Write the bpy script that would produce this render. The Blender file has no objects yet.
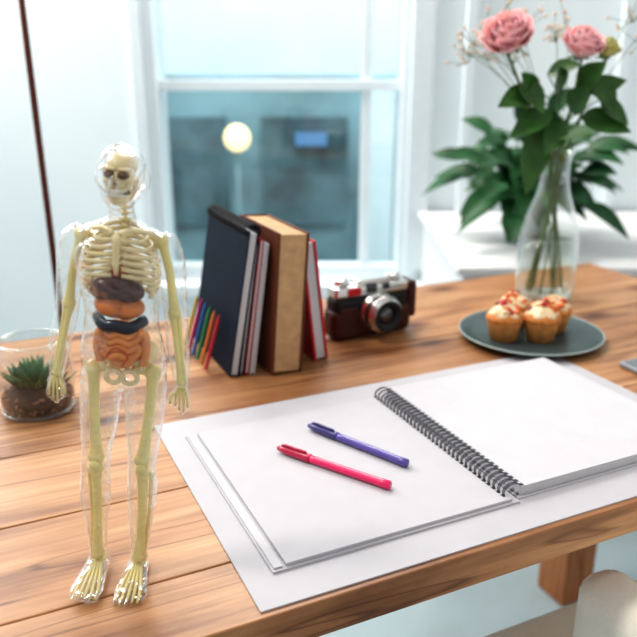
import bpy, bmesh, math, random
from mathutils import Vector, Matrix, noise
random.seed(7)
A=math.radians(25); CA,SA=math.cos(A),math.sin(A)
DZ=0.75                      # desk top height
def W(x,y,z=0.0):            # room frame -> world (desk aligned) frame
    return Vector((x*CA+y*SA,-x*SA+y*CA,z))
try: bpy.context.scene.view_settings.view_transform='Standard'
except Exception: pass
for lk in ('Medium High Contrast','Standard - Medium High Contrast'):
    try:
        bpy.context.scene.view_settings.look=lk; break
    except Exception as ex: pass

# ---------------------------------------------------------------- materials
def mat(name,col,rough=.5,metal=0,spec=.5,noise_amt=0,noise_scale=40,bump=0,bump_scale=200,emit=None,es=0,sss=0,coat=0,trans=0):
    m=bpy.data.materials.new(name); m.use_nodes=True
    nt=m.node_tree; b=nt.nodes['Principled BSDF']
    b.inputs['Base Color'].default_value=(*col,1)
    b.inputs['Roughness'].default_value=rough; b.inputs['Metallic'].default_value=metal
    b.inputs['Specular IOR Level'].default_value=spec
    b.inputs['Coat Weight'].default_value=coat
    if sss: 
        b.inputs['Subsurface Weight'].default_value=sss; b.inputs['Subsurface Scale'].default_value=.01
    if emit: b.inputs['Emission Color'].default_value=(*emit,1); b.inputs['Emission Strength'].default_value=es
    tc=nt.nodes.new('ShaderNodeTexCoord')
    n=nt.nodes.new('ShaderNodeTexNoise'); n.inputs['Scale'].default_value=noise_scale; n.inputs['Detail'].default_value=4
    nt.links.new(tc.outputs['Object'],n.inputs['Vector'])
    r=nt.nodes.new('ShaderNodeValToRGB')
    k=max(noise_amt,.02)
    r.color_ramp.elements[0].position=.3; r.color_ramp.elements[1].position=.7
    r.color_ramp.elements[0].color=(*[c*(1-k) for c in col],1)
    r.color_ramp.elements[1].color=(*[min(1,c*(1+k)) for c in col],1)
    nt.links.new(n.outputs['Fac'],r.inputs['Fac']); nt.links.new(r.outputs['Color'],b.inputs['Base Color'])
    if bump:
        n2=nt.nodes.new('ShaderNodeTexNoise'); n2.inputs['Scale'].default_value=bump_scale
        nt.links.new(tc.outputs['Object'],n2.inputs['Vector'])
        bp=nt.nodes.new('ShaderNodeBump'); bp.inputs['Strength'].default_value=bump; bp.inputs['Distance'].default_value=.002
        nt.links.new(n2.outputs['Fac'],bp.inputs['Height']); nt.links.new(bp.outputs['Normal'],b.inputs['Normal'])
    return m
def thin_clear(name,tint=(.97,.98,.98),lo=.04,hi=.85,power=3.0,milky=0.0,rough=.03,bump=0):
    m=bpy.data.materials.new(name); m.use_nodes=True; nt=m.node_tree; nt.nodes.clear()
    o=nt.nodes.new('ShaderNodeOutputMaterial'); t=nt.nodes.new('ShaderNodeBsdfTransparent'); t.inputs[0].default_value=(*tint,1)
    g=nt.nodes.new('ShaderNodeBsdfGlossy'); g.inputs['Roughness'].default_value=rough; g.inputs['Color'].default_value=(.97,.98,1,1)
    d=nt.nodes.new('ShaderNodeBsdfDiffuse'); d.inputs[0].default_value=(.95,.95,.93,1)
    lw=nt.nodes.new('ShaderNodeLayerWeight'); lw.inputs['Blend'].default_value=.5
    p=nt.nodes.new('ShaderNodeMath'); p.operation='POWER'; p.inputs[1].default_value=power
    nt.links.new(lw.outputs['Facing'],p.inputs[0])
    mr=nt.nodes.new('ShaderNodeMapRange'); mr.inputs['To Min'].default_value=lo; mr.inputs['To Max'].default_value=hi
    nt.links.new(p.outputs[0],mr.inputs['Value'])
    mx0=nt.nodes.new('ShaderNodeMixShader'); mx0.inputs[0].default_value=milky
    nt.links.new(g.outputs[0],mx0.inputs[1]); nt.links.new(d.outputs[0],mx0.inputs[2])
    mx=nt.nodes.new('ShaderNodeMixShader')
    nt.links.new(mr.outputs[0],mx.inputs[0]); nt.links.new(t.outputs[0],mx.inputs[1]); nt.links.new(mx0.outputs[0],mx.inputs[2])
    nt.links.new(mx.outputs[0],o.inputs[0])
    if bump:
        tc=nt.nodes.new('ShaderNodeTexCoord'); n=nt.nodes.new('ShaderNodeTexNoise'); n.inputs['Scale'].default_value=110; n.inputs['Detail'].default_value=1
        nt.links.new(tc.outputs['Object'],n.inputs['Vector'])
        b=nt.nodes.new('ShaderNodeBump'); b.inputs['Strength'].default_value=bump; b.inputs['Distance'].default_value=.006
        nt.links.new(n.outputs['Fac'],b.inputs['Height'])
        nt.links.new(b.outputs[0],g.inputs['Normal']); nt.links.new(b.outputs[0],lw.inputs['Normal'])
    return m
def wood(name,c_dark,c_mid,c_light,rough=.45,axis='X',knots=True):
    m=bpy.data.materials.new(name); m.use_nodes=True; nt=m.node_tree; b=nt.nodes['Principled BSDF']; L=nt.links.new; N=nt.nodes.new
    tc=N('ShaderNodeTexCoord'); oi=N('ShaderNodeObjectInfo')
    off=N('ShaderNodeVectorMath'); off.operation='MULTIPLY_ADD'
    cmb=N('ShaderNodeCombineXYZ')
    for i in range(3): L(oi.outputs['Random'],cmb.inputs[i])
    off.inputs[1].default_value=(7,5,3); L(cmb.outputs[0],off.inputs[0]); L(tc.outputs['Object'],off.inputs[2])
    mp=N('ShaderNodeMapping'); L(off.outputs[0],mp.inputs['Vector'])
    mp.inputs['Scale'].default_value={'X':(1.3,9,9),'Z':(22,22,1.6)}[axis]
    n1=N('ShaderNodeTexNoise'); n1.inputs['Scale'].default_value=1.3; n1.inputs['Detail'].default_value=8; n1.inputs['Roughness'].default_value=.6; n1.inputs['Distortion'].default_value=1.4
    L(mp.outputs[0],n1.inputs['Vector'])
    r=N('ShaderNodeValToRGB'); e=r.color_ramp.elements
    e[0].position=.30; e[0].color=(*c_dark,1); e[1].position=.72; e[1].color=(*c_light,1)
    k=e.new(.47); k.color=(*c_mid,1)
    L(n1.outputs['Fac'],r.inputs['Fac'])
    mp2=N('ShaderNodeMapping'); L(off.outputs[0],mp2.inputs['Vector'])
    mp2.inputs['Scale'].default_value={'X':(4,110,110),'Z':(150,150,4)}[axis]
    n2=N('ShaderNodeTexNoise'); n2.inputs['Scale'].default_value=1.5; n2.inputs['Detail'].default_value=4; n2.inputs['Distortion'].default_value=.4; L(mp2.outputs[0],n2.inputs['Vector'])
    r2=N('ShaderNodeValToRGB'); r2.color_ramp.elements[0].position=.33; r2.color_ramp.elements[0].color=(.62,.52,.45,1); r2.color_ramp.elements[1].position=.6; r2.color_ramp.elements[1].color=(1,1,1,1)
    L(n2.outputs['Fac'],r2.inputs['Fac'])
    mx=N('ShaderNodeMix'); mx.data_type='RGBA'; mx.blend_type='MULTIPLY'; mx.inputs['Factor'].default_value=.6
    L(r.outputs[0],mx.inputs['A']); L(r2.outputs[0],mx.inputs['B'])
    last=mx.outputs['Result']
    mp4=N('ShaderNodeMapping'); L(off.outputs[0],mp4.inputs['Vector']); mp4.inputs['Scale'].default_value={'X':(1.1,20,20),'Z':(26,26,1.1)}[axis]
    n4=N('ShaderNodeTexNoise'); n4.inputs['Scale'].default_value=1.0; n4.inputs['Detail'].default_value=3; n4.inputs['Distortion'].default_value=.5; L(mp4.outputs[0],n4.inputs['Vector'])
    r4=N('ShaderNodeValToRGB'); q=r4.color_ramp.elements; q[0].position=.565; q[0].color=(1,1,1,1); q[1].position=.60; q[1].color=(1,1,1,1)
    kk=q.new(.582); kk.color=(.25,.12,.07,1)
    L(n4.outputs['Fac'],r4.inputs['Fac'])
    mx4=N('ShaderNodeMix'); mx4.data_type='RGBA'; mx4.blend_type='MULTIPLY'; mx4.inputs['Factor'].default_value=.7
    L(last,mx4.inputs['A']); L(r4.outputs[0],mx4.inputs['B']); last=mx4.outputs['Result']
    if knots:
        mp3=N('ShaderNodeMapping'); mp3.inputs['Scale'].default_value=(3.4,8.0,1); L(off.outputs[0],mp3.inputs['Vector'])
        v=N('ShaderNodeTexVoronoi'); v.voronoi_dimensions='2D'; v.inputs['Scale'].default_value=1.0; L(mp3.outputs[0],v.inputs['Vector'])
        r3=N('ShaderNodeValToRGB'); g=r3.color_ramp.elements; g[0].position=.04; g[0].color=(.12,.05,.03,1); g[1].position=.16; g[1].color=(1,1,1,1)
        gg=g.new(.07); gg.color=(.45,.27,.17,1)
        L(v.outputs['Distance'],r3.inputs['Fac'])
        mx2=N('ShaderNodeMix'); mx2.data_type='RGBA'; mx2.blend_type='MULTIPLY'; mx2.inputs['Factor'].default_value=.85
        L(last,mx2.inputs['A']); L(r3.outputs[0],mx2.inputs['B']); last=mx2.outputs['Result']
    hs=N('ShaderNodeHueSaturation'); mr=N('ShaderNodeMapRange'); mr.inputs['To Min'].default_value=.85; mr.inputs['To Max'].default_value=1.15
    L(oi.outputs['Random'],mr.inputs['Value']); L(mr.outputs[0],hs.inputs['Value']); L(last,hs.inputs['Color'])
    L(hs.outputs[0],b.inputs['Base Color']); b.inputs['Roughness'].default_value=rough; b.inputs['Specular IOR Level'].default_value=.42
    bp=N('ShaderNodeBump'); bp.inputs['Strength'].default_value=.25; bp.inputs['Distance'].default_value=.001; L(n2.outputs['Fac'],bp.inputs['Height']); L(bp.outputs[0],b.inputs['Normal'])
    return m

M={}
M['wood']=wood('desk_wood',(.21,.085,.033),(.40,.195,.086),(.56,.325,.165),rough=.37)
M['legwood']=wood('leg_wood',(.22,.075,.025),(.38,.14,.05),(.50,.22,.08),axis='Z',knots=False)
M['wall']=mat('wall_paint',(.82,.89,.92),.8,noise_scale=3)
M['trim']=mat('trim_paint',(.76,.83,.87),.5)
M['floor']=mat('floor_concrete',(.33,.41,.44),.6,noise_amt=.08,noise_scale=5)
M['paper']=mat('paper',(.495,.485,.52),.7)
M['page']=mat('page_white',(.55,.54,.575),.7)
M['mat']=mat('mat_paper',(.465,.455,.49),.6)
M['metal']=mat('steel',(.62,.62,.64),.25,1)
M['dmetal']=mat('dark_wire',(.10,.10,.12),.35,.9)
M['chrome']=mat('camera_chrome',(.62,.62,.61),.25,1)
M['black']=mat('black_plastic',(.012,.012,.014),.35,spec=.3)
M['navy']=mat('navy_cover',(.006,.012,.026),.6,spec=.12,bump=.1)
M['red']=mat('red_cover',(.46,.012,.02),.5,spec=.25)
M['tan']=mat('tan_pages',(.50,.32,.175),.7,spec=.2,noise_amt=.12,noise_scale=80)
M['brown']=mat('brown_cover',(.12,.035,.018),.5,spec=.25)
M['leather']=mat('leather_case',(.05,.009,.007),.4,spec=.3,bump=.4,bump_scale=600)
M['leatherb']=mat('black_leatherette',(.012,.010,.011),.5,spec=.3,bump=.4,bump_scale=900)
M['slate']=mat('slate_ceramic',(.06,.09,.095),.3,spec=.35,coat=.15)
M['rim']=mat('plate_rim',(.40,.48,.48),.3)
M['cake']=mat('cake',(.55,.20,.045),.75,noise_amt=.25,noise_scale=200,bump=.4,bump_scale=400)
M['wrap']=mat('cake_wrapper',(.62,.27,.08),.7,noise_amt=.2,noise_scale=90)
M['cream']=mat('frosting',(.84,.66,.42),.5,sss=.1)
M['choc']=mat('topping',(.18,.04,.015),.5)
M['oran']=mat('topping_orange',(.72,.16,.03),.5)
M['redtop']=mat('topping_red',(.50,.025,.02),.5)
M['pinkpen']=mat('pink_pen',(.72,.008,.12),.3,coat=.3)
M['pinkcap']=mat('pink_cap',(.45,.005,.06),.3,coat=.3)
M['violpen']=mat('violet_pen',(.09,.065,.31),.3,coat=.3)
M['violcap']=mat('violet_cap',(.04,.03,.17),.3,coat=.3)
M['leaf']=mat('leaf',(.035,.11,.020),.4,spec=.4,noise_amt=.35,noise_scale=30)
M['leaf2']=mat('leaf_bg',(.022,.090,.032),.45,spec=.3,noise_amt=.45,noise_scale=12)
M['stem']=mat('stem',(.08,.14,.03),.5)
M['rose']=mat('rose_pink',(.90,.52,.56),.55,noise_amt=.12,noise_scale=60,sss=.25)
M['rosey']=mat('rose_bud',(.60,.56,.22),.5,noise_amt=.2,noise_scale=60)
M['gyp']=mat('gypsophila_white',(.74,.60,.50),.6)
M['soil']=mat('soil',(.03,.015,.010),.9,noise_amt=.5,noise_scale=300,bump=1,bump_scale=500)
M['peb']=mat('pebbles',(.20,.095,.06),.7,noise_amt=.5,noise_scale=100)
M['succ']=mat('succulent',(.045,.13,.035),.4,noise_amt=.3,noise_scale=90)
M['bone']=mat('bone_cream',(.80,.68,.40),.35,noise_amt=.08,coat=.2)
M['skullm']=mat('skull_ivory',(.76,.62,.36),.35,noise_amt=.12,coat=.3)
M['limb']=mat('bone_limb',(.76,.65,.28),.35,noise_amt=.08,coat=.2)
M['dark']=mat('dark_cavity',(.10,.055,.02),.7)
M['teeth']=mat('teeth',(.9,.86,.74),.3)
M['liver']=mat('liver',(.065,.010,.004),.3,coat=.15)
M['peach']=mat('stomach',(.60,.20,.06),.35,coat=.1)
M['peach2']=mat('intestine',(.68,.26,.08),.35,coat=.1)
M['spleen']=mat('colon_dark',(.006,.012,.028),.3,coat=.15)
M['redorg']=mat('artery',(.42,.08,.035),.35)
M['shell']=thin_clear('clear_acrylic',(.98,.982,.98),.02,1.0,1.55,milky=.2,rough=.05,bump=.5)
M['glass']=thin_clear('thin_glass',(.95,.97,.965),.06,.9,1.9,milky=.12)
M['pane']=thin_clear('window_pane',(.95,.98,.98),.04,.4,4)
M['water']=thin_clear('water',(.93,.96,.94),.03,.5,3)
M['chair']=mat('cream_fabric',(.93,.90,.82),.85,bump=.3)
M['bronze']=mat('bronze_pole',(.10,.022,.012),.35,.5)
M['shade']=mat('lamp_shade',(.7,.66,.58),.8)
M['facade']=mat('facade_teal',(.17,.30,.34),.6,noise_amt=.45,noise_scale=1.6)
M['facade2']=mat('facade_pale',(.72,.86,.91),.7,noise_amt=.10,noise_scale=1)
M['fwin']=mat('facade_window',(.075,.15,.175),.3,noise_amt=.6,noise_scale=3)
M['warm']=mat('lamp_warm',(1,.8,.4),.5,emit=(1,.80,.42),es=1.3)
M['bluesign']=mat('sign_blue',(.12,.28,.5),.5,emit=(.15,.4,.7),es=.05)
M['white']=mat('white_lacquer',(.72,.73,.74),.5)
M['pot']=mat('pot_grey',(.35,.38,.38),.5)
M['lens']=mat('lens_glass',(.01,.012,.02),.05,coat=1)
M['screen']=mat('screen',(.14,.15,.16),.12,coat=.5)
M['greyp']=mat('grey_plastic',(.26,.28,.31),.35)
M['paving']=mat('paving',(.25,.27,.28),.8,noise_amt=.1)

# ---------------------------------------------------------------- mesh helpers
def obj(name,bm,mats,parent=None,smooth=True,loc=None,rot=None,bevel=0,subsurf=0):
    me=bpy.data.meshes.new(name); bmesh.ops.recalc_face_normals(bm,faces=bm.faces[:]) 
    bm.to_mesh(me); bm.free()
    for m in (mats if isinstance(mats,(list,tuple)) else [mats]): me.materials.append(M[m])
    if smooth:
        for p in me.polygons: p.use_smooth=True
    o=bpy.data.objects.new(name,me); bpy.context.scene.collection.objects.link(o)
    if parent: o.parent=parent
    if loc is not None: o.location=loc
    if rot is not None: o.rotation_euler=rot
    if bevel:
        b=o.modifiers.new('bev','BEVEL'); b.width=bevel; b.segments=3; b.limit_method='ANGLE'
        b.harden_normals=False
    if subsurf:
        s=o.modifiers.new('ss','SUBSURF'); s.levels=subsurf; s.render_levels=subsurf
    return o
def empty(name,loc=(0,0,0),rot=(0,0,0)):
    e=bpy.data.objects.new(name,None); e.empty_display_size=.05; bpy.context.scene.collection.objects.link(e)
    e.location=loc; e.rotation_euler=rot; return e
def NB(): return bmesh.new()
def box(bm,c,s,mi=0,rot=None):
    r=bmesh.ops.create_cube(bm,size=1)
    m=Matrix.Translation(c)@(rot.to_4x4() if rot else Matrix.Identity(4))@Matrix.Diagonal((*s,1))
    bmesh.ops.transform(bm,matrix=m,verts=r['verts'])
    for f in {f for v in r['verts'] for f in v.link_faces}: f.material_index=mi
def ell(bm,c,r,mi=0,rot=None,seg=16):
    q=bmesh.ops.create_uvsphere(bm,u_segments=seg,v_segments=max(6,seg//2+2),radius=1)
    if isinstance(r,(int,float)): r=(r,r,r)
    m=Matrix.Translation(c)@(rot.to_4x4() if rot else Matrix.Identity(4))@Matrix.Diagonal((*r,1))
    bmesh.ops.transform(bm,matrix=m,verts=q['verts'])
    for f in {f for v in q['verts'] for f in v.link_faces}: f.material_index=mi
def ringloft(bm,rings,mi=0,closed_ends=True,loop=False):
    vs=[[bm.verts.new(p) for p in r] for r in rings]; n=len(vs[0])
    K=len(vs) if loop else len(vs)-1
    for i in range(K):
        a=vs[i]; b=vs[(i+1)%len(vs)]
        for j in range(n):
            f=bm.faces.new((a[j],a[(j+1)%n],b[(j+1)%n],b[j])); f.material_index=mi
    if closed_ends and not loop:
        f=bm.faces.new(vs[0][::-1]); f.material_index=mi
        f=bm.faces.new(vs[-1]); f.material_index=mi
def loft(bm,secs,mi=0,seg=20,p=2.0):
    rings=[]
    for c,rx,ry in secs:
        rings.append([Vector((c[0]+rx*math.cos(2*math.pi*k/seg),c[1]+ry*math.sin(2*math.pi*k/seg),c[2])) for k in range(seg)])
    ringloft(bm,rings,mi)
def tube(bm,pts,rad,mi=0,seg=8,loop=False,flat=1.0):
    pts=[Vector(p) for p in pts]; n=len(pts)
    if isinstance(rad,(int,float)): rad=[rad]*n
    rings=[]; up=None
    for i in range(n):
        if loop: t=(pts[(i+1)%n]-pts[i-1])
        else: t=pts[min(i+1,n-1)]-pts[max(i-1,0)]
        t.normalize()
        if up is None:
            up=Vector((0,0,1)) if abs(t.z)<.9 else Vector((0,1,0))
        s=t.cross(up); 
        if s.length<1e-6: s=t.orthogonal()
        s.normalize(); up=s.cross(t).normalized()
        rings.append([pts[i]+s*math.cos(2*math.pi*k/seg)*rad[i]+up*math.sin(2*math.pi*k/seg)*rad[i]*flat for k in range(seg)])
    ringloft(bm,rings,mi,loop=loop)
def lathe(bm,prof,mi=0,seg=32,c=(0,0,0),axis='Z',cap=False,flute=0,nfl=0):
    rings=[]
    for r,z in prof:
        ring=[]
        for k in range(seg):
            a=2*math.pi*k/seg; rr=r*(1+(flute*math.cos(nfl*a) if nfl else 0))
            if axis=='Z': p=Vector((c[0]+rr*math.cos(a),c[1]+rr*math.sin(a),c[2]+z))
            else: p=Vector((c[0]+rr*math.cos(a),c[1]-z,c[2]+rr*math.sin(a)))
            ring.append(p)
        rings.append(ring)
    ringloft(bm,rings,mi,closed_ends=cap)
def grid(bm,fn,nu,nv,mi=0):
    vs=[[bm.verts.new(fn(i/nu,j/nv)) for i in range(nu+1)] for j in range(nv+1)]
    for j in range(nv):
        for i in range(nu):
            f=bm.faces.new((vs[j][i],vs[j][i+1],vs[j+1][i+1],vs[j+1][i])); f.material_index=mi
def smooth_path(pts,n=6):
    pts=[Vector(p) for p in pts]; out=[]
    for i in range(len(pts)-1):
        p0=pts[max(i-1,0)];p1=pts[i];p2=pts[i+1];p3=pts[min(i+2,len(pts)-1)]
        for k in range(n):
            t=k/n
            out.append(.5*((2*p1)+(-p0+p2)*t+(2*p0-5*p1+4*p2-p3)*t*t+(-p0+3*p1-3*p2+p3)*t**3))
    out.append(pts[-1]); return out
def leaf(bm,base,direction,length,width,droop=.3,fold=.25,mi=0,normal=None,zmin=None):
    d=Vector(direction).normalized(); nrm=Vector(normal) if normal else Vector((0,0,1))
    s=d.cross(nrm)
    if s.length<1e-3: s=Vector((1,0,0))
    s.normalize(); u=s.cross(d).normalized(); base=Vector(base)
    def fn(a,t):
        w=width*.5*(math.sin(math.pi*min(1,t**.75))**.9 if 0<t<1 else 0.02)
        x=(a-.5)*2
        q=base+d*(length*t)+s*(w*x)+u*(fold*abs(x)*w)-Vector((0,0,1))*(droop*length*t*t)
        if zmin is not None and q.z<zmin: q.z=zmin+.002*abs(x)
        return q
    grid(bm,fn,4,8,mi)

# ---------------------------------------------------------------- room
R25=(0,0,-A)
Y0=2.5
bm=NB()
def wbox(x0,x1,z0,z1,y0=Y0,y1=Y0+.18): box(bm,((x0+x1)/2,(y0+y1)/2,(z0+z1)/2),(x1-x0,y1-y0,z1-z0))
wx0,wx1,wz0,wz1=-.55,.29,.46,2.1
wbox(-1.9,wx0,0,2.5); wbox(wx1,2.4,0,2.5); wbox(wx0,wx1,0,wz0); wbox(wx0,wx1,wz1,2.5)
obj('wall_back',bm,'wall',smooth=False,rot=R25)
bm=NB(); box(bm,(-1.95,.6,1.25),(.1,4.2,2.5)); obj('wall_left',bm,'wall',smooth=False,rot=R25)
bm=NB(); box(bm,(2.45,.6,1.25),(.1,4.2,2.5)); obj('wall_right',bm,'wall',smooth=False,rot=R25)
bm=NB(); box(bm,(.25,.6,-.05),(4.5,4.2,.1)); obj('floor',bm,'floor',smooth=False,rot=R25)
win=empty('window_1',rot=R25)
def wpart(name,x0,x1,z0,z1,y0,y1,m='trim'):
    bm=NB(); box(bm,((x0+x1)/2,(y0+y1)/2,(z0+z1)/2),(x1-x0,y1-y0,z1-z0)); obj(name,bm,m,win,False,bevel=.004 if m=='trim' else 0)
wpart('casing_left',-.585,-.55,.5,2.2,Y0-.03,Y0)
wpart('casing_right',.29,.36,.5,2.2,Y0-.03,Y0)
wpart('jamb_left',-.55,-.515,.46,2.1,Y0+.0,Y0+.16)
wpart('jamb_right',.265,.29,.46,2.1,Y0+.0,Y0+.16)
wpart('meeting_rail',-.515,.265,1.08,1.115,Y0+.04,Y0+.1)
wpart('bottom_rail',-.515,.265,.46,.50,Y0+.04,Y0+.1)
wpart('mullion',.140,.172,.50,2.1,Y0+.05,Y0+.09)
wpart('sill',-.62,.38,.42,.46,Y0-.08,Y0+.02)
wpart('pane',-.515,.265,.46,2.1,Y0+.065,Y0+.069,'pane')
bm=NB()
box(bm,(.47,Y0-.02,1.25),(.035,.04,2.5)); box(bm,(.95,Y0-.015,1.3),(.03,.03,1.5)); box(bm,(1.5,Y0-.015,1.3),(.03,.03,1.5))
obj('trim_1',bm,'trim',smooth=False,rot=R25,bevel=.004)

# outside street
b=empty('neighbour_building',rot=R25)
bm=NB(); box(bm,(0,5.6,.3),(9,.3,1.6)); obj('lower_facade',bm,'facade',b,False)
bm=NB(); box(bm,(0,5.7,2.6),(9,.3,3.0)); obj('upper_facade',bm,'facade2',b,False)
bm=NB()
for i,(x,wd) in enumerate([(-2.6,.5),(-1.75,.6),(-.85,.42),(-.1,.6),(.75,.35),(1.5,.5)]):
    box(bm,(x,5.43,.45),(wd,.05,.75))
obj('shop_windows',bm,'fwin',b,False)
bm=NB(); box(bm,(.42,5.42,.4),(.22,.08,1.2)); box(bm,(-1.25,5.42,.4),(.12,.08,1.2)); obj('pilaster',bm,'facade2',b,False)
bm=NB(); box(bm,(-.05,5.36,.68),(.22,.04,.09)); obj('shop_sign',bm,'bluesign',b,False)
bm=NB(); box(bm,(0,4.4,-.75),(9,3.2,.5)); obj('pavement',bm,'paving',smooth=False,rot=R25)
sl=empty('street_lamp',loc=W(-.475,4.5,0),rot=R25)
bm=NB(); ell(bm,(0,0,.763),.078); obj('globe',bm,'warm',sl)
bm=NB(); tube(bm,[(0,0,-.5),(0,0,.69)],.010); obj('post',bm,'facade',sl)

# ---------------------------------------------------------------- desk
desk=empty('wooden_desk')
edges=[.447,.525,.66,.80,.93,1.06,1.19]
for i in range(6):
    a,c=edges[i],edges[i+1]; bm=NB()
    box(bm,(.35,(a+c)/2,DZ-.0175),(1.70,c-a-.0012,.035)); obj('plank_%d'%(i+1),bm,'wood',desk,False,bevel=.0015)
bm=NB(); box(bm,(.35,.56,DZ-.075),(1.5,.022,.08)); box(bm,(.35,1.12,DZ-.075),(1.5,.022,.08)); obj('apron',bm,'legwood',desk,False,bevel=.002)
for i,(x,y) in enumerate([(-.42,.56),(1.12,.56),(-.42,1.08),(1.13,1.08)]):
    bm=NB(); box(bm,(x,y,(DZ-.035)/2),(.085,.085,DZ-.035)); obj('leg_%d'%(i+1),bm,'legwood',desk,False,bevel=.004)

bm=NB(); box(bm,(.455,.63,DZ+.0008),(.585,.352,.0016)); obj('desk_mat',bm,'mat',smooth=False)
# spiral notebook
nb=empty('spiral_notebook',loc=(0,0,DZ+.0016))
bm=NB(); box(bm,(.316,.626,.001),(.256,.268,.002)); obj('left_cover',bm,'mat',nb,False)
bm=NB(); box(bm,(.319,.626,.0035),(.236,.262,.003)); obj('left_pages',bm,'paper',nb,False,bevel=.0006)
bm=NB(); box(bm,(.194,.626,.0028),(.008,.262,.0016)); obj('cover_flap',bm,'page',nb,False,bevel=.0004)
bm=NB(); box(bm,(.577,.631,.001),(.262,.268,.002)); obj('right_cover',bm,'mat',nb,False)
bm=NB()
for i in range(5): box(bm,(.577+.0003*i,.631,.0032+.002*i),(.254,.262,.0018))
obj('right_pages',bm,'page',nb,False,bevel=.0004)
bm=NB()
for i in range(34):
    y=.502+i*.0077
    for dy in (0,.0022):
        pts=[(.4425+.0105*math.cos(t),y+dy,.0085+.0075*math.sin(t)) for t in [2*math.pi*k/14 for k in range(14)]]
        tube(bm,pts,.0006,seg=5,loop=True)
obj('wire_spiral',bm,'dmetal',nb)
bm=NB()
for i in range(34):
    y=.5031+i*.0077
    box(bm,(.432,y,.0051),(.003,.0045,.0004)); box(bm,(.4535,y,.0123),(.003,.0045,.0004))
obj('punch_holes',bm,'dmetal',nb,False)

# pens
def pen(name,a,c,mb,mc):
    a=Vector((*a,0));c=Vector((*c,0)); d=(c-a); L=d.length; ang=math.atan2(d.y,d.x)
    e=empty(name,loc=(a.x,a.y,DZ+.0066+.0050),rot=(0,0,ang))
    bm=NB(); tube(bm,[(.04,0,0),(.05,0,0),(L-.012,0,0),(L-.010,0,0),(L-.001,0,0),(L,0,0)],[.0040,.0043,.0043,.0046,.0046,.0034],seg=16); obj('barrel',bm,mb,e)
    bm=NB(); tube(bm,[(0,0,0),(.001,0,0),(.012,0,0),(.042,0,0),(.043,0,0)],[.0016,.0026,.0044,.0048,.0046],seg=16)
    tube(bm,[(.006,0,.0045),(.010,0,.006),(.036,0,.006),(.038,0,.005)],.0013,seg=6); obj('cap',bm,mc,e)
pen('pink_pen',(.267,.677),(.338,.558),'pinkpen','pinkcap')
pen('violet_pen',(.319,.712),(.376,.588),'violpen','violcap')

# books
bk=empty('book_row',loc=(0,0,DZ))
def book(name,x,lean,t,d,h,n0,cov,pag,spine_front=False,left=False,ct=.0018):
    e=bpy.data.objects.new(name,None); bpy.context.scene.collection.objects.link(e); e.parent=bk
    e.location=(x,n0,0); e.rotation_euler=(0,math.radians(lean),0); e.empty_display_size=.02
    sx=1 if left else -1
    bm=NB(); box(bm,(sx*t/2,d/2,h/2),(t-2*ct,d-.004,h-.005)); obj(name+'_pages',bm,pag,e,False)
    bm=NB(); box(bm,(sx*ct/2,d/2,h/2),(ct,d,h)); box(bm,(sx*(t-ct/2),d/2,h/2),(ct,d,h))
    if spine_front: box(bm,(sx*t/2,ct/2,h/2),(t,ct,h))
    else: box(bm,(sx*t/2,d-ct/2,h/2),(t,ct,h))
    obj(name+'_cover',bm,cov,e,False,bevel=.0006)
    return e
e=book('navy_notebook',.303,10,.013,.176,.200,.907,'navy','page')
bm=NB()
for i in range(22):
    y=.008+i*.0076
    tube(bm,[(-.0065+.0115*math.cos(t),y,.200+.0085*math.sin(t)) for t in [2*math.pi*k/12 for k in range(12)]],.0013,seg=5,loop=True)
obj('top_coil',bm,'black',e)
book('grey_notebook',.3105,9,.0065,.165,.184,.909,'navy','page')
book('red_edge_notebook',.3175,8.5,.006,.163,.188,.907,'red','page',ct=.001)
book('white_notebook',.3255,8,.007,.16,.183,.905,'page','page')
book('brown_book',.388,4,.044,.15,.195,.888,'brown','tan',ct=.003)
book('red_book',.4205,-6.5,.022,.13,.175,.915,'red','page',left=True,ct=.004)
pc=empty('colour_pencils',loc=(0,0,DZ))
cols=[(.5,.02,.03),(.6,.18,.03),(.03,.22,.08),(.03,.13,.4),(.5,.03,.18),(.55,.45,.06)]
for i,c in enumerate(cols):
    M['pc%d'%i]=mat('pencil_%d'%i,c,.4)
    y=.945+i*.021
    bm=NB(); tube(bm,[(.268,y,.003),(.2905,y+.006,.07)],.0028,seg=6); 
    tube(bm,[(.2905,y+.006,.07),(.293,y+.0065,.078)],[.0028,.0004],seg=6); obj('pencil_%d'%i,bm,'pc%d'%i,pc,False)

# camera
cm=empty('vintage_film_camera',loc=(.547,.990,DZ),rot=(0,0,math.radians(2)))
def rbox(name,c,s,m,par,bev=.004):
    bm=NB(); box(bm,c,s); return obj(name,bm,m,par,False,bevel=bev)
rbox('leather_case',(0,0,.026),(.142,.042,.050),'leather',cm,.012)
rbox('body',(0,0,.045),(.134,.037,.05),'leatherb',cm,.010)
rbox('case_front',(-.045,-.0195,.030),(.030,.005,.046),'leather',cm,.002)
rbox('top_plate',(0,0,.076),(.130,.034,.018),'chrome',cm,.005)
rbox('finder_hump',(.002,0,.088),(.056,.030,.012),'chrome',cm,.003)
rbox('case_strap_lug',(.072,0,.052),(.016,.038,.06),'leather',cm,.006)
rbox('rangefinder_window',(-.034,-.0175,.077),(.022,.003,.012),'red',cm,.001)
rbox('viewfinder_window',(-.004,-.0175,.080),(.018,.003,.013),'lens',cm,.001)
rbox('small_window',(.022,-.0175,.080),(.012,.003,.009),'lens',cm,.001)
bm=NB()
lathe(bm,[(.0,.0),(.011,0),(.011,.008),(.009,.010),(0,.010)],c=(-.048,0,.085),seg=24,flute=.03,nfl=24)
lathe(bm,[(.0,.0),(.009,0),(.009,.007),(.0,.008)],c=(.048,0,.085),seg=24)
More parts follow.
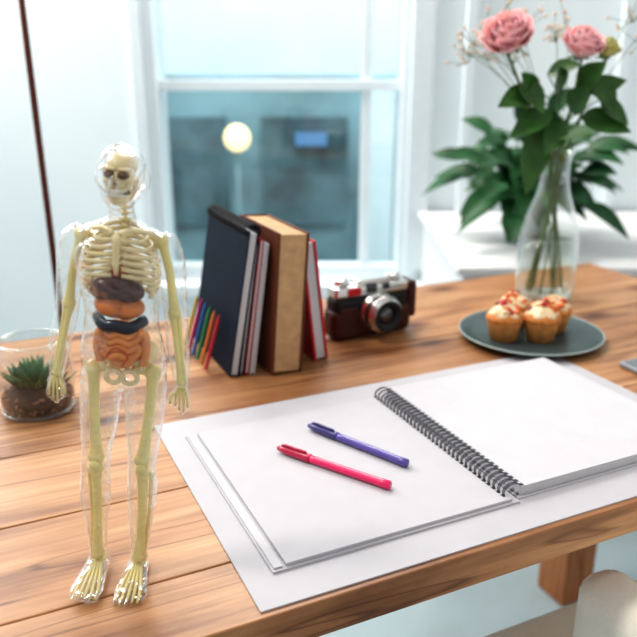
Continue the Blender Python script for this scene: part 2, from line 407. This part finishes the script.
lathe(bm,[(.0,.0),(.004,0),(.004,.009),(.0,.010)],c=(.034,-.004,.085),seg=16); obj('knobs',bm,'chrome',cm)
bm=NB(); lathe(bm,[(.031,0),(.031,.006),(.028,.008),(.028,.018),(.0295,.019),(.0295,.026),(.025,.028),(.025,.034),(.021,.036),(.019,.033)],c=(.006,-.018,.042),axis='Y',seg=40); obj('lens_barrel',bm,'chrome',cm)
bm=NB(); lathe(bm,[(.0285,.019),(.0297,.020),(.0297,.023),(.0285,.024)],c=(.006,-.018,.042),axis='Y',seg=40);lathe(bm,[(.0245,.0350),(.0195,.0365),(.014,.030)],c=(.006,-.018,.042),axis='Y',seg=40); obj('lens_rings',bm,'black',cm)
bm=NB(); ell(bm,(.006,-.046,.042),(.0145,.005,.0145)); obj('lens_glass',bm,'lens',cm)

# plate + cupcakes
pl=empty('plate',loc=(.765,.862,DZ))
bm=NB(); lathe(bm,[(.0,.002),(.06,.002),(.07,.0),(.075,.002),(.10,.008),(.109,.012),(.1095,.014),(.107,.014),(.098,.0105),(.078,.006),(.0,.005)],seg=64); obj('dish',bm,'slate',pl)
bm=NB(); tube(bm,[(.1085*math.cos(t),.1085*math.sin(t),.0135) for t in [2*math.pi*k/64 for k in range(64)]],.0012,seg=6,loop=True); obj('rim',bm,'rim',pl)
def cupcake(i,x,y,s=1):
    p=W(x,y)
    e=empty('cupcake' if i==0 else 'cupcake.%03d'%i,loc=(p.x,p.y,DZ+.0062),rot=R25); e.scale=(s,s,s)
    bm=NB(); lathe(bm,[(0,0),(.0195,0),(.0265,.032)],seg=72,flute=.03,nfl=24); obj('wrapper',bm,'wrap',e)
    bm=NB(); lathe(bm,[(.026,.030),(.0285,.033),(.028,.038),(.02,.044),(.0,.046)],seg=32); obj('cake_top',bm,'cake',e)
    bm=NB()
    prof=[(.023,.038),(.024,.042),(.020,.046),(.0185,.047),(.0175,.050),(.012,.053),(.010,.054),(.008,.057),(.004,.060),(0,.061)]
    lathe(bm,prof,seg=32,flute=.10,nfl=6); obj('frosting',bm,'cream',e)
    bm=NB()
    rr=random.Random(i*5+3)
    for k in range(14):
        a=rr.random()*6.28; r=.003+rr.random()*.016; z=.0615-r*.8
        q=Matrix.Rotation(rr.random()*3,3,'X')@Matrix.Rotation(rr.random()*3,3,'Z')
        box(bm,(r*math.cos(a),r*math.sin(a),z),(.011,.008,.006),rr.choice([0,1,1,2,3]),q)
    obj('crumble_topping',bm,['choc','oran','cream','redtop'],e,False,bevel=.0008)
cupcake(0,.283,1.085); cupcake(1,.338,1.082); cupcake(2,.370,1.125,.95); cupcake(3,.310,1.145,.95)

# phone
bm=NB(); box(bm,(.8425,.636,DZ+.0045),(.085,.16,.008)); o=obj('smartphone',bm,['greyp'],smooth=False,bevel=.003)
bm=NB(); box(bm,(.8425,.636,DZ+.0088),(.076,.148,.0008)); obj('screen',bm,'screen',o,False)

# ---------------------------------------------------------------- vase with roses
p=W(.416,1.335)
vs=empty('flower_vase',loc=(p.x,p.y,DZ),rot=R25)
prof=[(.0,.004),(.040,.004),(.046,.0),(.051,.006),(.0535,.03),(.0535,.085),(.050,.12),(.040,.16),(.029,.19),(.0245,.215),(.024,.240),(.026,.255),(.029,.262)]
bm=NB(); lathe(bm,prof,seg=48); lathe(bm,[(.026,.262),(.0295,.2625),(.0295,.258)],seg=48); obj('bottle',bm,'glass',vs)
bm=NB(); lathe(bm,[(0,.008),(.049,.008),(.0515,.03),(.0515,.085),(.050,.105),(.0,.105)],seg=40); obj('water',bm,'water',vs)
bm=NB(); tube(bm,[(.029*math.cos(t),.029*math.sin(t),.262) for t in [2*math.pi*k/40 for k in range(40)]],.0016,seg=6,loop=True); 
tube(bm,[(.046*math.cos(t),.046*math.sin(t),.004) for t in [2*math.pi*k/40 for k in range(40)]],.003,seg=6,loop=True); obj('glass_rim',bm,'glass',vs)
heads=[((-.103,-.01,.452),.045,'rose'),((.022,-.01,.438),.037,'rose'),((.066,.0,.432),.024,'rosey')]
bases=[(.02,0,.012),(-.02,.01,.012),(-.03,-.01,.012)]
bm=NB()
for (h,r,_),bs in zip(heads,bases):
    x,y,z=h
    tube(bm,smooth_path([bs,(bs[0]*.2,0,.15),(x*.12,0,.24),(x*.6,y,.34),(x,y,z-r*.6)]),.0024,seg=7)
for k in range(9):
    a=k*2.4; tube(bm,smooth_path([(.035*math.cos(a),.035*math.sin(a),.012),(.008*math.cos(a+2),.008*math.sin(a+2),.2),(.014*math.cos(a+3),.014*math.sin(a+3),.27)]),.0016,seg=6)
obj('stems',bm,'stem',vs)
def rose(par,c,r,m,tilt):
    bm=NB(); rr=random.Random(int(r*1e4))
    T=Matrix.Translation(c)@Matrix.Rotation(tilt[0],4,'X')@Matrix.Rotation(tilt[1],4,'Y')
    NPt=26
    for i in range(NPt):
        f=i/(NPt-1); a0=i*2.4; rad=r*(.10+.80*f**.8); H=r*(1.35-.45*f); span=.75+.35*(1-f)
        op=.2+.75*f*f
        def fn(u,v,a0=a0,rad=rad,H=H,span=span,op=op,f=f):
            x=(u-.5)*2; wv=math.sin(math.pi*(.12+.70*v))**.6
            a=a0+x*span*wv
            R=rad*(.35+.65*math.sin(min(1,v*1.15)*math.pi/2))+rad*op*.30*max(0,v-.6)**1.2*2
            z=H*v*(1-.10*x*x)-r*.55 - op*rad*.35*max(0,v-.72)*1.6
            R*=1+.04*math.sin(5*x+a0)
            return T@Vector((R*math.cos(a),R*math.sin(a),z))
        grid(bm,fn,8,8)
    o=obj('rose_bloom',bm,m,par); s=o.modifiers.new('s','SOLIDIFY'); s.thickness=.0006
    bm=NB()
    for k in range(5):
        a=k*1.2566
        leaf(bm,T@Vector((0,0,-r*.62)),(math.cos(a),math.sin(a),-.1),r*.7,r*.35,.2,mi=0)
    ell(bm,T@Vector((0,0,-r*.6)),(r*.28,r*.28,r*.22)); obj('sepals',bm,'leaf',par)
rose(vs,heads[0][0],.045,'rose',(.75,-.25)); rose(vs,heads[1][0],.037,'rose',(.6,.1)); rose(vs,heads[2][0],.024,'rosey',(.4,.3))
bm=NB()
LV=[((-.035,-.01,.30),(-.25,-.3,-.9),.10,.05),((.0,-.02,.29),(.2,-.6,.15),.075,.045),((.03,-.01,.32),(.8,-.2,-.1),.085,.05),
((.04,0,.36),(.8,-.1,.4),.07,.04),((-.05,0,.36),(-.7,-.4,-.1),.08,.045),((-.045,0,.35),(-.4,-.3,.6),.07,.04),((-.02,-.01,.33),(-.8,-.3,-.3),.085,.045),
((.02,-.01,.37),(.3,-.4,.5),.07,.04),((.01,-.01,.33),(.1,-.6,.5),.08,.045),((-.03,0,.39),(.5,-.5,.3),.065,.035),((.055,0,.38),(.3,-.5,-.6),.06,.04),
((-.07,0,.38),(.3,-.6,-.5),.07,.04),((.0,-.01,.31),(-.5,-.6,-.5),.07,.04),((.06,-.01,.35),(.7,-.3,-.5),.06,.035),((-.01,-.01,.36),(-.2,-.5,.6),.07,.04)]
for b0,d0,l0,w0 in LV: leaf(bm,b0,d0,l0,w0,.15,.2,normal=(0,-.8,.6))
for b0,d0,l0,w0 in LV: tube(bm,[(b0[0]*.3,0,b0[2]-.03),b0],.0011,seg=5)
obj('rose_leaves',bm,'leaf',vs)
bm=NB(); rr=random.Random(4); bm2=NB()
for k in range(13):
    a=rr.choice([-1,-.9,-.8,-.5,-.2,.1,.3,.7])+rr.uniform(-.1,.1); h=rr.uniform(.42,.50); tx=a*.155
    top=Vector((tx,rr.uniform(-.03,.05),h)); tube(bm2,smooth_path([(a*.01,0,.25),(tx*.5,0,.36),top],4),.0006,seg=4)
    for j in range(11):
        q=top+Vector((rr.gauss(0,.017),rr.gauss(0,.015),rr.gauss(0,.018)))
        tube(bm2,[top-Vector((0,0,.02)),q],.0004,seg=4); ell(bm,q,.0032,seg=6)
obj('gypsophila_blooms',bm,'gyp',vs); obj('gypsophila_stems',bm2,'stem',vs)

# ---------------------------------------------------------------- background plant on cabinet
bm=NB(); box(bm,(1.0,2.12,.34),(1.3,.72,.68)); box(bm,(1.0,2.11,.69),(1.34,.75,.02)); obj('white_cabinet',bm,'white',smooth=False,rot=R25,bevel=.004)
p=W(.56,2.02); bp_=empty('potted_plant',loc=(p.x,p.y,.701),rot=R25)
bm=NB(); lathe(bm,[(0,0),(.05,0),(.068,.12),(.071,.125),(.064,.125),(.058,.11),(0,.11)],seg=32); obj('pot',bm,'pot',bp_)
bm=NB(); rr=random.Random(12)
for k in range(130):
    a=rr.random()*6.28; el=rr.uniform(-.1,1.4); base=Vector((rr.gauss(0,.02),rr.gauss(0,.02),.13))
    d=Vector((math.cos(a)*math.cos(el),math.sin(a)*math.cos(el),math.sin(el)))
    L=rr.uniform(.02,.21); mid=base+d*L
    tube(bm,[base,base+d*L*.5+Vector((0,0,.01)),mid],.0018,seg=5)
    leaf(bm,mid,d+Vector((0,-.2,-.2)),rr.uniform(.09,.13),rr.uniform(.050,.068),rr.uniform(.2,.6),.2,zmin=.006,normal=(0,-.5,.8))
obj('foliage',bm,'leaf2',bp_)

# floor lamp (slim pole behind the desk)
p=W(-.46,1.3); fl=empty('floor_lamp',loc=(p.x,p.y,0),rot=R25)
bm=NB(); lathe(bm,[(0,0),(.12,0),(.12,.012),(.02,.022),(.0,.024)],seg=40); obj('base',bm,'bronze',fl)
bm=NB(); tube(bm,[(0,0,.02),(-.018,0,1.6)],.0055,seg=12); obj('pole',bm,'bronze',fl)
bm=NB(); lathe(bm,[(.17,0),(.11,.22)],c=(-.018,0,1.56),seg=40); obj('shade',bm,'shade',fl)

# chair
ch=empty('upholstered_armchair',loc=(.745,.40,0))
bm=NB(); box(bm,(0,-.005,.435),(.54,.46,.09)); obj('seat',bm,'chair',ch,True,bevel=.035)
bm=NB(); box(bm,(0,-.24,.66),(.50,.07,.42)); obj('backrest',bm,'chair',ch,True,bevel=.03)
for i,s in enumerate((-1,1)):
    bm=NB(); box(bm,(s*.185,-.065,.545),(.065,.33,.20)); obj('armrest_%d'%(i+1),bm,'chair',ch,True,bevel=.028)
for i,(x,y) in enumerate([(-.23,-.19),(.23,-.19),(-.23,.19),(.23,.19)]):
    bm=NB(); tube(bm,[(x*1.08,y*1.08,0),(x,y,.40)],[.012,.018],seg=12); obj('leg_%d'%(i+1),bm,'legwood',ch)

# ---------------------------------------------------------------- terrarium
tr=empty('succulent_terrarium',loc=(.046,.918,DZ))
bm=NB(); lathe(bm,[(0,.002),(.034,.002),(.039,0),(.043,.006),(.0455,.03),(.0455,.055),(.043,.075),(.038,.090)],seg=48); obj('glass_bowl',bm,'glass',tr)
bm=NB(); tube(bm,[(.038*math.cos(t),.038*math.sin(t),.090) for t in [2*math.pi*k/40 for k in range(40)]],.0018,seg=6,loop=True)
tube(bm,[(.041*math.cos(t),.041*math.sin(t),.003) for t in [2*math.pi*k/40 for k in range(40)]],.0028,seg=6,loop=True); obj('glass_rim',bm,'glass',tr)
bm=NB(); lathe(bm,[(0,.004),(.038,.004),(.0415,.012),(.043,.020),(.03,.026),(0,.028)],seg=40); obj('soil',bm,'soil',tr)
bm=NB(); rr=random.Random(2)
for k in range(90):
    a=rr.random()*6.28; r=.040*math.sqrt(rr.random()); ell(bm,(r*math.cos(a),r*math.sin(a),.026-.003*(r/.04)),(.0028,.0022,.002),seg=6)
for k in range(60):
    a=rr.random()*6.28; ell(bm,(.0415*math.cos(a),.0415*math.sin(a),rr.uniform(.006,.020)),(.0022,.0018,.002),seg=6)
obj('pebbles',bm,'peb',tr)
bm=NB()
for cx,cy,n,s in [(.0,0,24,1.1),(-.018,.012,14,.8),(.020,-.008,14,.8)]:
    for k in range(n):
        a=k*2.4; el=.45+1.0*k/n; L=(.040-.006*k/n)*s
        d=Vector((math.cos(a)*math.cos(el),math.sin(a)*math.cos(el),math.sin(el)))
        b0=Vector((cx,cy,.026)); tube(bm,[b0,b0+d*L*.35,b0+d*L*.7+Vector((0,0,.002)),b0+d*L+Vector((0,0,.004))],[.0022*s,.0042*s,.003*s,.0003],seg=7,flat=.6)
obj('succulent',bm,'succ',tr)

# ---------------------------------------------------------------- anatomy model
def bp(a,b,y=0.0):
    v=318.5-b; f=714.5+.3156*v
    z=.40-.53*(237.6-.9489*v)/f
    x=(a-318.5)*.53/f+.169-.098*z
    return Vector((x,y,z))
def sc(b): return .53/(714.5+.3156*(318.5-b))
p=W(-.169,.53)
fg=empty('anatomy_model')
fg.matrix_world=Matrix.Translation((p.x,p.y,DZ+.0015))@Matrix.Rotation(-A,4,'Z')@Matrix.Rotation(math.atan(.098),4,'Y')
bm=NB()
def L(secs): loft(bm,[(bp(a,b,y),hw*sc(b),hd) for (b,a,hw,hd,y) in secs],seg=28)
L([(204,121,12.5,.010,.002),(212,121,12.5,.0095,.002),(219,121,15,.010,.002),(225,121,28,.012,.002),(231,121,44,.015,.001),(239,121,51,.018,0),(250,121,50,.0205,-.001),(262,121,47,.021,-.002),(278,121,43,.020,-.001),(295,121,39,.018,0),(312,122,36.5,.017,0),(328,122,38,.0175,0),(345,123,41.5,.0185,.001),(362,124,43,.0195,.002),(376,124,41,.0185,.003),(386,124,35,.014,.002)])
L([(143,122,4,.005,0),(147,122,13,.013,0),(153,122,19.5,.019,0),(162,122,23,.0225,0),(174,122,23.5,.0225,0),(183,122,22.5,.021,0),(191,122,20.5,.018,-.002),(198,122,17,.015,-.004),(205,122,12,.010,-.006),(208,122,6,.005,-.007)])
for s in (-1,1):
    ell(bm,bp(122+24.5*s,179,.002),(.0026,.004,.0065))
    ell(bm,bp(122+9*s,166,-.0195),(.0055,.0035,.0020))
    ell(bm,bp(122+12*s,181,-.0150),(.005,.005,.0045))
ell(bm,bp(122,179,-.0225),(.0026,.0045,.0055)); ell(bm,bp(122,182,-.0245),(.0036,.0035,.0022))
ell(bm,bp(122,190,-.0195),(.0065,.0035,.0014)); ell(bm,bp(122,193.5,-.0190),(.0055,.0035,.0014)); ell(bm,bp(122,202,-.0150),(.005,.005,.003))
for s in (-1,1):
    ell(bm,bp(121+20*s,252,-.014),(.0145,.009,.010)); ell(bm,bp(124+19*s,370,.012),(.014,.012,.014))
for s,xs in ((-1,[103,102,101,99,97,96,95,95,96,98,98.5,98.5]),(1,[145,146,145.5,144,143,142,142,141,140,138.5,138,138])):
    B=[366,384,402,430,452,468,484,503,530,552,564,571]
    hw=[20,21,20,17.5,14.5,13.8,15,14.6,10.8,8.4,8.6,9]; hd=[.017,.018,.017,.0155,.0125,.012,.0125,.013,.0095,.0075,.008,.0085]
    yy=[.002,.001,0,0,0,-.001,.001,.003,.003,.002,.002,.001]
    L([(b,a,h,d,y) for b,a,h,d,y in zip(B,xs,hw,hd,yy)])
    ell(bm,bp(xs[5],464,-.009),(.0060,.005,.007))
    fx=bp(xs[-1],571).x
    rings=[]
    for (y,w,h,dx) in [(.016,.004,.006,0),(.013,.0075,.011,0),(.004,.0088,.014,0),(-.008,.0100,.0125,0),(-.020,.0120,.009,.0005*s),(-.031,.0135,.0068,.001*s),(-.038,.0118,.0050,.001*s),(-.0415,.006,.003,.001*s)]:
        rings.append([Vector((fx+dx+w*math.cos(2*math.pi*k/20),y,max(.0,h/2*1.15+h/2*1.15*math.sin(2*math.pi*k/20)))) for k in range(20)])
    ringloft(bm,rings)
    for k in range(5):
        w=(k-2)*.0048
        ell(bm,(fx+.001*s+w,-.040+abs(k-(1 if s>0 else 3))*.0012,.0032),(.0025,.0055,.003),seg=10)
armpts={-1:[(84,236,12),(77,243,15.5),(73,257,15.5),(71,280,13.8),(68.5,303,12),(67,318,11.5),(64,338,11.5),(61,358,9.6),(59,376,6.8),(58.5,381,6.4)],
         1:[(159,236,12),(166,243,15.5),(170,257,15.5),(173,280,13.8),(175.5,303,12),(176.5,318,11.5),(179,338,11.5),(181,358,9.6),(182.5,374,6.8),(183,380,6.4)]}
for s,P in armpts.items():
    tube(bm,smooth_path([bp(a,b,(-.004 if b>330 else 0)) for a,b,r in P],2),[ (P[min(i//2,len(P)-1)][2]*(1-(i%2)/2)+P[min(i//2+1,len(P)-1)][2]*(i%2)/2)*sc(P[min(i//2,len(P)-1)][1]) for i in range(2*len(P)-1)],seg=18)
    hx=P[-1][0]
    ell(bm,bp(hx,386,-.005),(.0066,.0046,.0072))
    for k,(dx,ln) in enumerate([(-6.2,400),(-2.2,404),(2.2,405.5),(6.2,401)]):
        tube(bm,[bp(hx+dx*.8,387,-.005),bp(hx+dx,394,-.007),bp(hx+dx*1.05,ln,-.006)],[.0022,.0021,.0017],seg=8)
    tube(bm,[bp(hx-s*5,382,-.006),bp(hx-s*10,388,-.009),bp(hx-s*11,396,-.010)],[.0024,.0022,.0017],seg=8)
o=obj('clear_body_shell',bm,'shell',fg)
r=o.modifiers.new('rm','REMESH'); r.mode='VOXEL'; r.voxel_size=.0010; r.use_smooth_shade=True
s=o.modifiers.new('sm','SMOOTH'); s.factor=.5; s.iterations=5

# skull
bm=NB()
S=sc(170)
ell(bm,bp(122,165,.001),(15.5*S,.0155,13*S),seg=24)
loft(bm,[(bp(122,b,y),w*S,d) for b,w,d,y in [(167,14.5,.008,-.006),(174,15.5,.009,-.007),(181,14.5,.009,-.008),(186,12,.008,-.0085),(190,10.5,.0075,-.0085)]],seg=20)
loft(bm,[(bp(122,b,y),w*S,d) for b,w,d,y in [(190,12,.009,-.007),(194,11.5,.0085,-.008),(199,9,.007,-.009),(202,5,.004,-.010)]],seg=20)
for s in (-1,1):
    tube(bm,[bp(122+13.5*s,178,.002),bp(122+13.5*s,187,.001),bp(122+10.5*s,196,-.006)],[.002,.0024,.002],seg=8)
    tube(bm,[bp(122+15*s,176,.0),bp(122+13.5*s,179,-.010),bp(122+9*s,181,-.015)],.0016,seg=8)
    ell(bm,bp(122+7.5*s,166.5,-.0142),(.0052,.0025,.0014))
tube(bm,[bp(122,169,-.0145),bp(122,176,-.0175)],[.0014,.0012],seg=8)
obj('skull',bm,'skullm',fg)
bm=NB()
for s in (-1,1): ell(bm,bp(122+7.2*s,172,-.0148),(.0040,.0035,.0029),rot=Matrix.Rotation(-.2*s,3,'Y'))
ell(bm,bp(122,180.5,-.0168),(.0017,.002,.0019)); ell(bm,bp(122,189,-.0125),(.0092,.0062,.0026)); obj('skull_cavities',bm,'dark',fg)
bm=NB()
for k in range(10):
    t=(k-4.5)/5; x=122+t*10.5; y=-.0198+.0055*t*t
    box(bm,bp(x,187.0,y),(.0013,.0016,.0024)); box(bm,bp(x,190.9,y+.0006),(.0012,.0016,.0022))
obj('teeth',bm,'teeth',fg,False)
# spine
bm=NB()
n=26
for i in range(n):
    b=203+i*(368-203)/n; w=.0030+.0022*i/n
    y=.009+.003*math.sin(i/n*6.28)
    a=121.5+1.5*i/n
    ell(bm,bp(a,b,y),(w,w,.0021),seg=10); ell(bm,bp(a,b+2,y+.005),(.001,.0035,.0012),seg=6)
    box(bm,bp(a,b,y+.002),(w*3.2,.0012,.0011))
for i in range(11):
    b0=225+i*6.4; hw=[19,26,31,35,37,38,38.5,38,37,35,31][i]; drop=[7,9,11,12,13,14,14,13,12,9,6][i]
    for s in (-1,1):
        P=[]; end=math.pi*(.97 if i<7 else (.80-.07*(i-7)))
        for k in range(15):
            t=end*k/14
            a=121.5+s*max(1.2,hw*math.sin(t)**.85 if 0<t<math.pi else 1.2); y=.0135*math.cos(t)-.001
            P.append(bp(a,b0+drop*(k/14)**.9*(1 if k<11 else 1-.12*(k-10)),y))
        tube(bm,P,.00125,seg=6,flat=1.5)
tube(bm,[bp(121.5,229,-.0135),bp(121.5,235,-.0150),bp(121.5,260,-.0160),bp(121.5,270,-.0155)],[.0032,.0034,.0024,.0014],seg=8,flat=.5)
for s in (-1,1):
    tube(bm,smooth_path([bp(121.5+3*s,229,-.0135),bp(121.5+15*s,225.5,-.0125),bp(121.5+29*s,229,-.005),bp(121.5+38*s,231,.001)],4),.0016,seg=8)
    q=[bp(121.5+20*s,236,.0135),bp(121.5+40*s,233,.006),bp(121.5+37*s,243,.008),bp(121.5+24*s,268,.0135)]
    f=[bm.verts.new(v) for v in q]+[bm.verts.new(v+Vector((0,.0015,0))) for v in q]
    for idx in [(0,1,2,3),(7,6,5,4),(0,4,5,1),(1,5,6,2),(2,6,7,3),(3,7,4,0)]: bm.faces.new([f[i] for i in idx])
    ell(bm,bp(121.5+40*s,233.5,.002),(.003,.003,.002),seg=8)
    ell(bm,bp(123+19*s,354,.004),(.0125,.0028,.0105),rot=Matrix.Rotation(-.45*s,3,'Y')@Matrix.Rotation(.5*s,3,'Z'))
    tube(bm,[bp(123+8*s+7.5*s*math.cos(t),375+6.5*math.sin(t),-.004) for t in [2*math.pi*k/14 for k in range(14)]],.0022,seg=7,loop=True)
    tube(bm,[bp(123+22*s,362,.002),bp(123+17*s,370,-.002)],[.004,.003],seg=8)
loft(bm,[(bp(123,b,.010),w*S,d) for b,w,d in [(352,10,.004),(360,9,.004),(368,5,.003),(375,2,.0015)]],seg=12)
obj('spine_ribs_pelvis',bm,'bone',fg)
bm=NB()
def bone(P,r,k=1.7):
    pts=[bp(*q) for q in P]; m=smooth_path(pts,5); n=len(m)
    rad=[r*(1+(k-1)*(abs(2*i/(n-1)-1))**4) for i in range(n)]
    tube(bm,m,rad,seg=10); ell(bm,m[0],r*k*1.05,seg=10); ell(bm,m[-1],r*k*1.05,seg=10)
bone([(81,238,.001),(74,270,0),(69.5,308,0)],.0032,1.5); bone([(162,238,.001),(170,270,0),(174.5,308,0)],.0032,1.5)
bone([(70.5,313,-.001),(65,345,-.004),(60,376,-.005)],.0021,1.5); bone([(66,313,.001),(61.5,345,-.002),(57,376,-.003)],.0019,1.4)
bone([(173.5,313,-.001),(178.5,345,-.004),(181.5,375,-.005)],.0021,1.5); bone([(178,313,.001),(182,345,-.002),(185,375,-.003)],.0019,1.4)
for hx,s in ((58.5,-1),(183,1)):
    for dx,ln in [(-6.2,398),(-2.2,402),(2.2,403.5),(6.2,399)]:
        tube(bm,[bp(hx+dx*.5,380,-.005),bp(hx+dx*.9,389,-.006),bp(hx+dx,ln,-.006)],[.0013,.0010,.0008],seg=6)
    tube(bm,[bp(hx-s*4,382,-.006),bp(hx-s*9.5,388,-.009),bp(hx-s*10.5,394,-.010)],.001,seg=6)
for s,hip,sh,kn,an,ft in ((-1,(110,369,0),(94,371,.001),(97,458,-.001),(97.5,556,.001),98.5),(1,(137,369,0),(153,371,.001),(143,458,-.001),(139,556,.001),138)):
    ell(bm,bp(*hip),.0045,seg=10); tube(bm,[bp(*hip),bp(*sh)],[.003,.0035],seg=8)
    bone([sh,((sh[0]+kn[0])/2-1*s*-1,415,0),kn],.0042,1.55)
    ell(bm,bp(kn[0],464,-.007),(.0042,.003,.0045),seg=12)
    bone([(kn[0]-.5,470,0),(kn[0]-1.0*s,515,0),an],.0038,1.5)
    bone([(kn[0]+8*s,474,.003),(kn[0]+5.5*s,515,.003),(an[0]+5*s,557,.002)],.0016,1.5)
    fx=bp(ft,571).x
    ell(bm,(fx,.006,.007),(.0055,.009,.0055),seg=12)
    for k in range(5):
        w=(k-2)*.0042
        tube(bm,[(fx+w*.4,-.004,.010),(fx+w*.8,-.020,.007),(fx+w,-.032,.004),(fx+w,-.040,.0032)],[.0018,.0014,.0015,.0010],seg=6)
obj('limb_bones',bm,'limb',fg)
# organs
bm=NB()
ell(bm,bp(111,287,-.008),(.0130,.010,.0100),0); ell(bm,bp(131,288,-.008),(.0120,.0095,.0085),0); ell(bm,bp(120,280,-.008),(.013,.009,.008),0)
ell(bm,bp(120,273,-.008),(.0065,.006,.006),5)
ell(bm,bp(115,303,-.009),(.0130,.0095,.0085),1,Matrix.Rotation(.25,3,'Y')); ell(bm,bp(131,305,-.008),(.0125,.0095,.0080),1,Matrix.Rotation(-.2,3,'Y'))
tube(bm,smooth_path([bp(99,316,-.004),bp(109,320,-.015),bp(122,319,-.0175),bp(135,321,-.015),bp(146,317,-.004)],4),[.0040]*17,3,seg=10,flat=1.2)
loft(bm,[(bp(124,b,-.004),w*sc(b),d) for b,w,d in [(322,19,.009),(330,22,.0115),(345,22,.012),(356,17,.010),(364,9,.006)]],2,seg=20)
P=[]
for r in range(5):
    b=328+r*6.9; xs=[107,115.5,124,132.5,141] if r%2==0 else [141,132.5,124,115.5,107]
    if r==4: xs=xs[1:4]
    for j,x in enumerate(xs): P.append(bp(x,b+(1.8 if j%2 else -1.8),-.0155+.0045*((x-124)/17)**2+(r==4)*.003))
tube(bm,smooth_path(P,4),.0030,4,seg=9)
tube(bm,smooth_path([bp(104,358,-.008),bp(101.5,345,-.009),bp(103,331,-.010),bp(108,325,-.014)],4),.0037,4,seg=9)
tube(bm,smooth_path([bp(145,360,-.006),bp(148,345,-.008),bp(147,330,-.009),bp(141,325,-.013)],4),.0037,4,seg=9)
tube(bm,smooth_path([bp(112,350,-.0185),bp(122,338,-.0210),bp(134,347,-.0190),bp(128,358,-.017)],4),.0008,5,seg=6)
obj('organs',bm,['liver','peach','peach2','spleen','peach2','redorg'],fg)

# ---------------------------------------------------------------- light
w=bpy.data.worlds.new('World'); bpy.context.scene.world=w; w.use_nodes=True
nt=w.node_tree; bg=nt.nodes['Background']
tc=nt.nodes.new('ShaderNodeTexCoord'); sx=nt.nodes.new('ShaderNodeSeparateXYZ'); rp=nt.nodes.new('ShaderNodeValToRGB')
nt.links.new(tc.outputs['Generated'],sx.inputs[0]); nt.links.new(sx.outputs['Z'],rp.inputs[0]); nt.links.new(rp.outputs[0],bg.inputs[0])
rp.color_ramp.elements[0].color=(.74,.72,.69,1); rp.color_ramp.elements[1].color=(.96,.95,.94,1); bg.inputs[1].default_value=.70
def area(name,loc,target,size,power,col):
    l=bpy.data.lights.new(name,'AREA'); l.shape='RECTANGLE'; l.size=size[0]; l.size_y=size[1]; l.energy=power; l.color=col
    o=bpy.data.objects.new(name,l); bpy.context.scene.collection.objects.link(o); o.location=loc
    o.rotation_euler=(Vector(target)-Vector(loc)).to_track_quat('-Z','Y').to_euler(); return o
area('daylight_left',W(-1.5,2.1,2.1),W(0,.9,.75),(1.2,1.0),34,(1,.98,.95))
area('daylight_window',W(-.1,2.35,2.35),W(.15,.9,.75),(1.0,.6),28,(1,.95,.88))
area('facade_fill',W(0,3.3,3.4),W(0,5.6,1.0),(3.0,1.2),110,(.92,.97,1))  # added fill lamp above the street, brightens the pale facade behind the window
sl=bpy.data.lights.new('sun','SUN'); sl.energy=1.2; sl.angle=.15; sl.color=(1,.94,.85)
so=bpy.data.objects.new('sun',sl); bpy.context.scene.collection.objects.link(so); so.rotation_euler=(Vector((0,0,0))-W(-1.3,-.2,2.2)).to_track_quat('-Z','Y').to_euler()

# ---------------------------------------------------------------- camera
c=bpy.data.cameras.new('camera'); c.sensor_width=36; c.lens=753/637*36; c.clip_start=.02
c.dof.use_dof=True; c.dof.focus_distance=.67; c.dof.aperture_fstop=5.2
co=bpy.data.objects.new('camera',c); bpy.context.scene.collection.objects.link(co)
co.location=(0,0,DZ+.40); co.rotation_euler=(math.radians(90-18.4),0,-A)
bpy.context.scene.camera=co
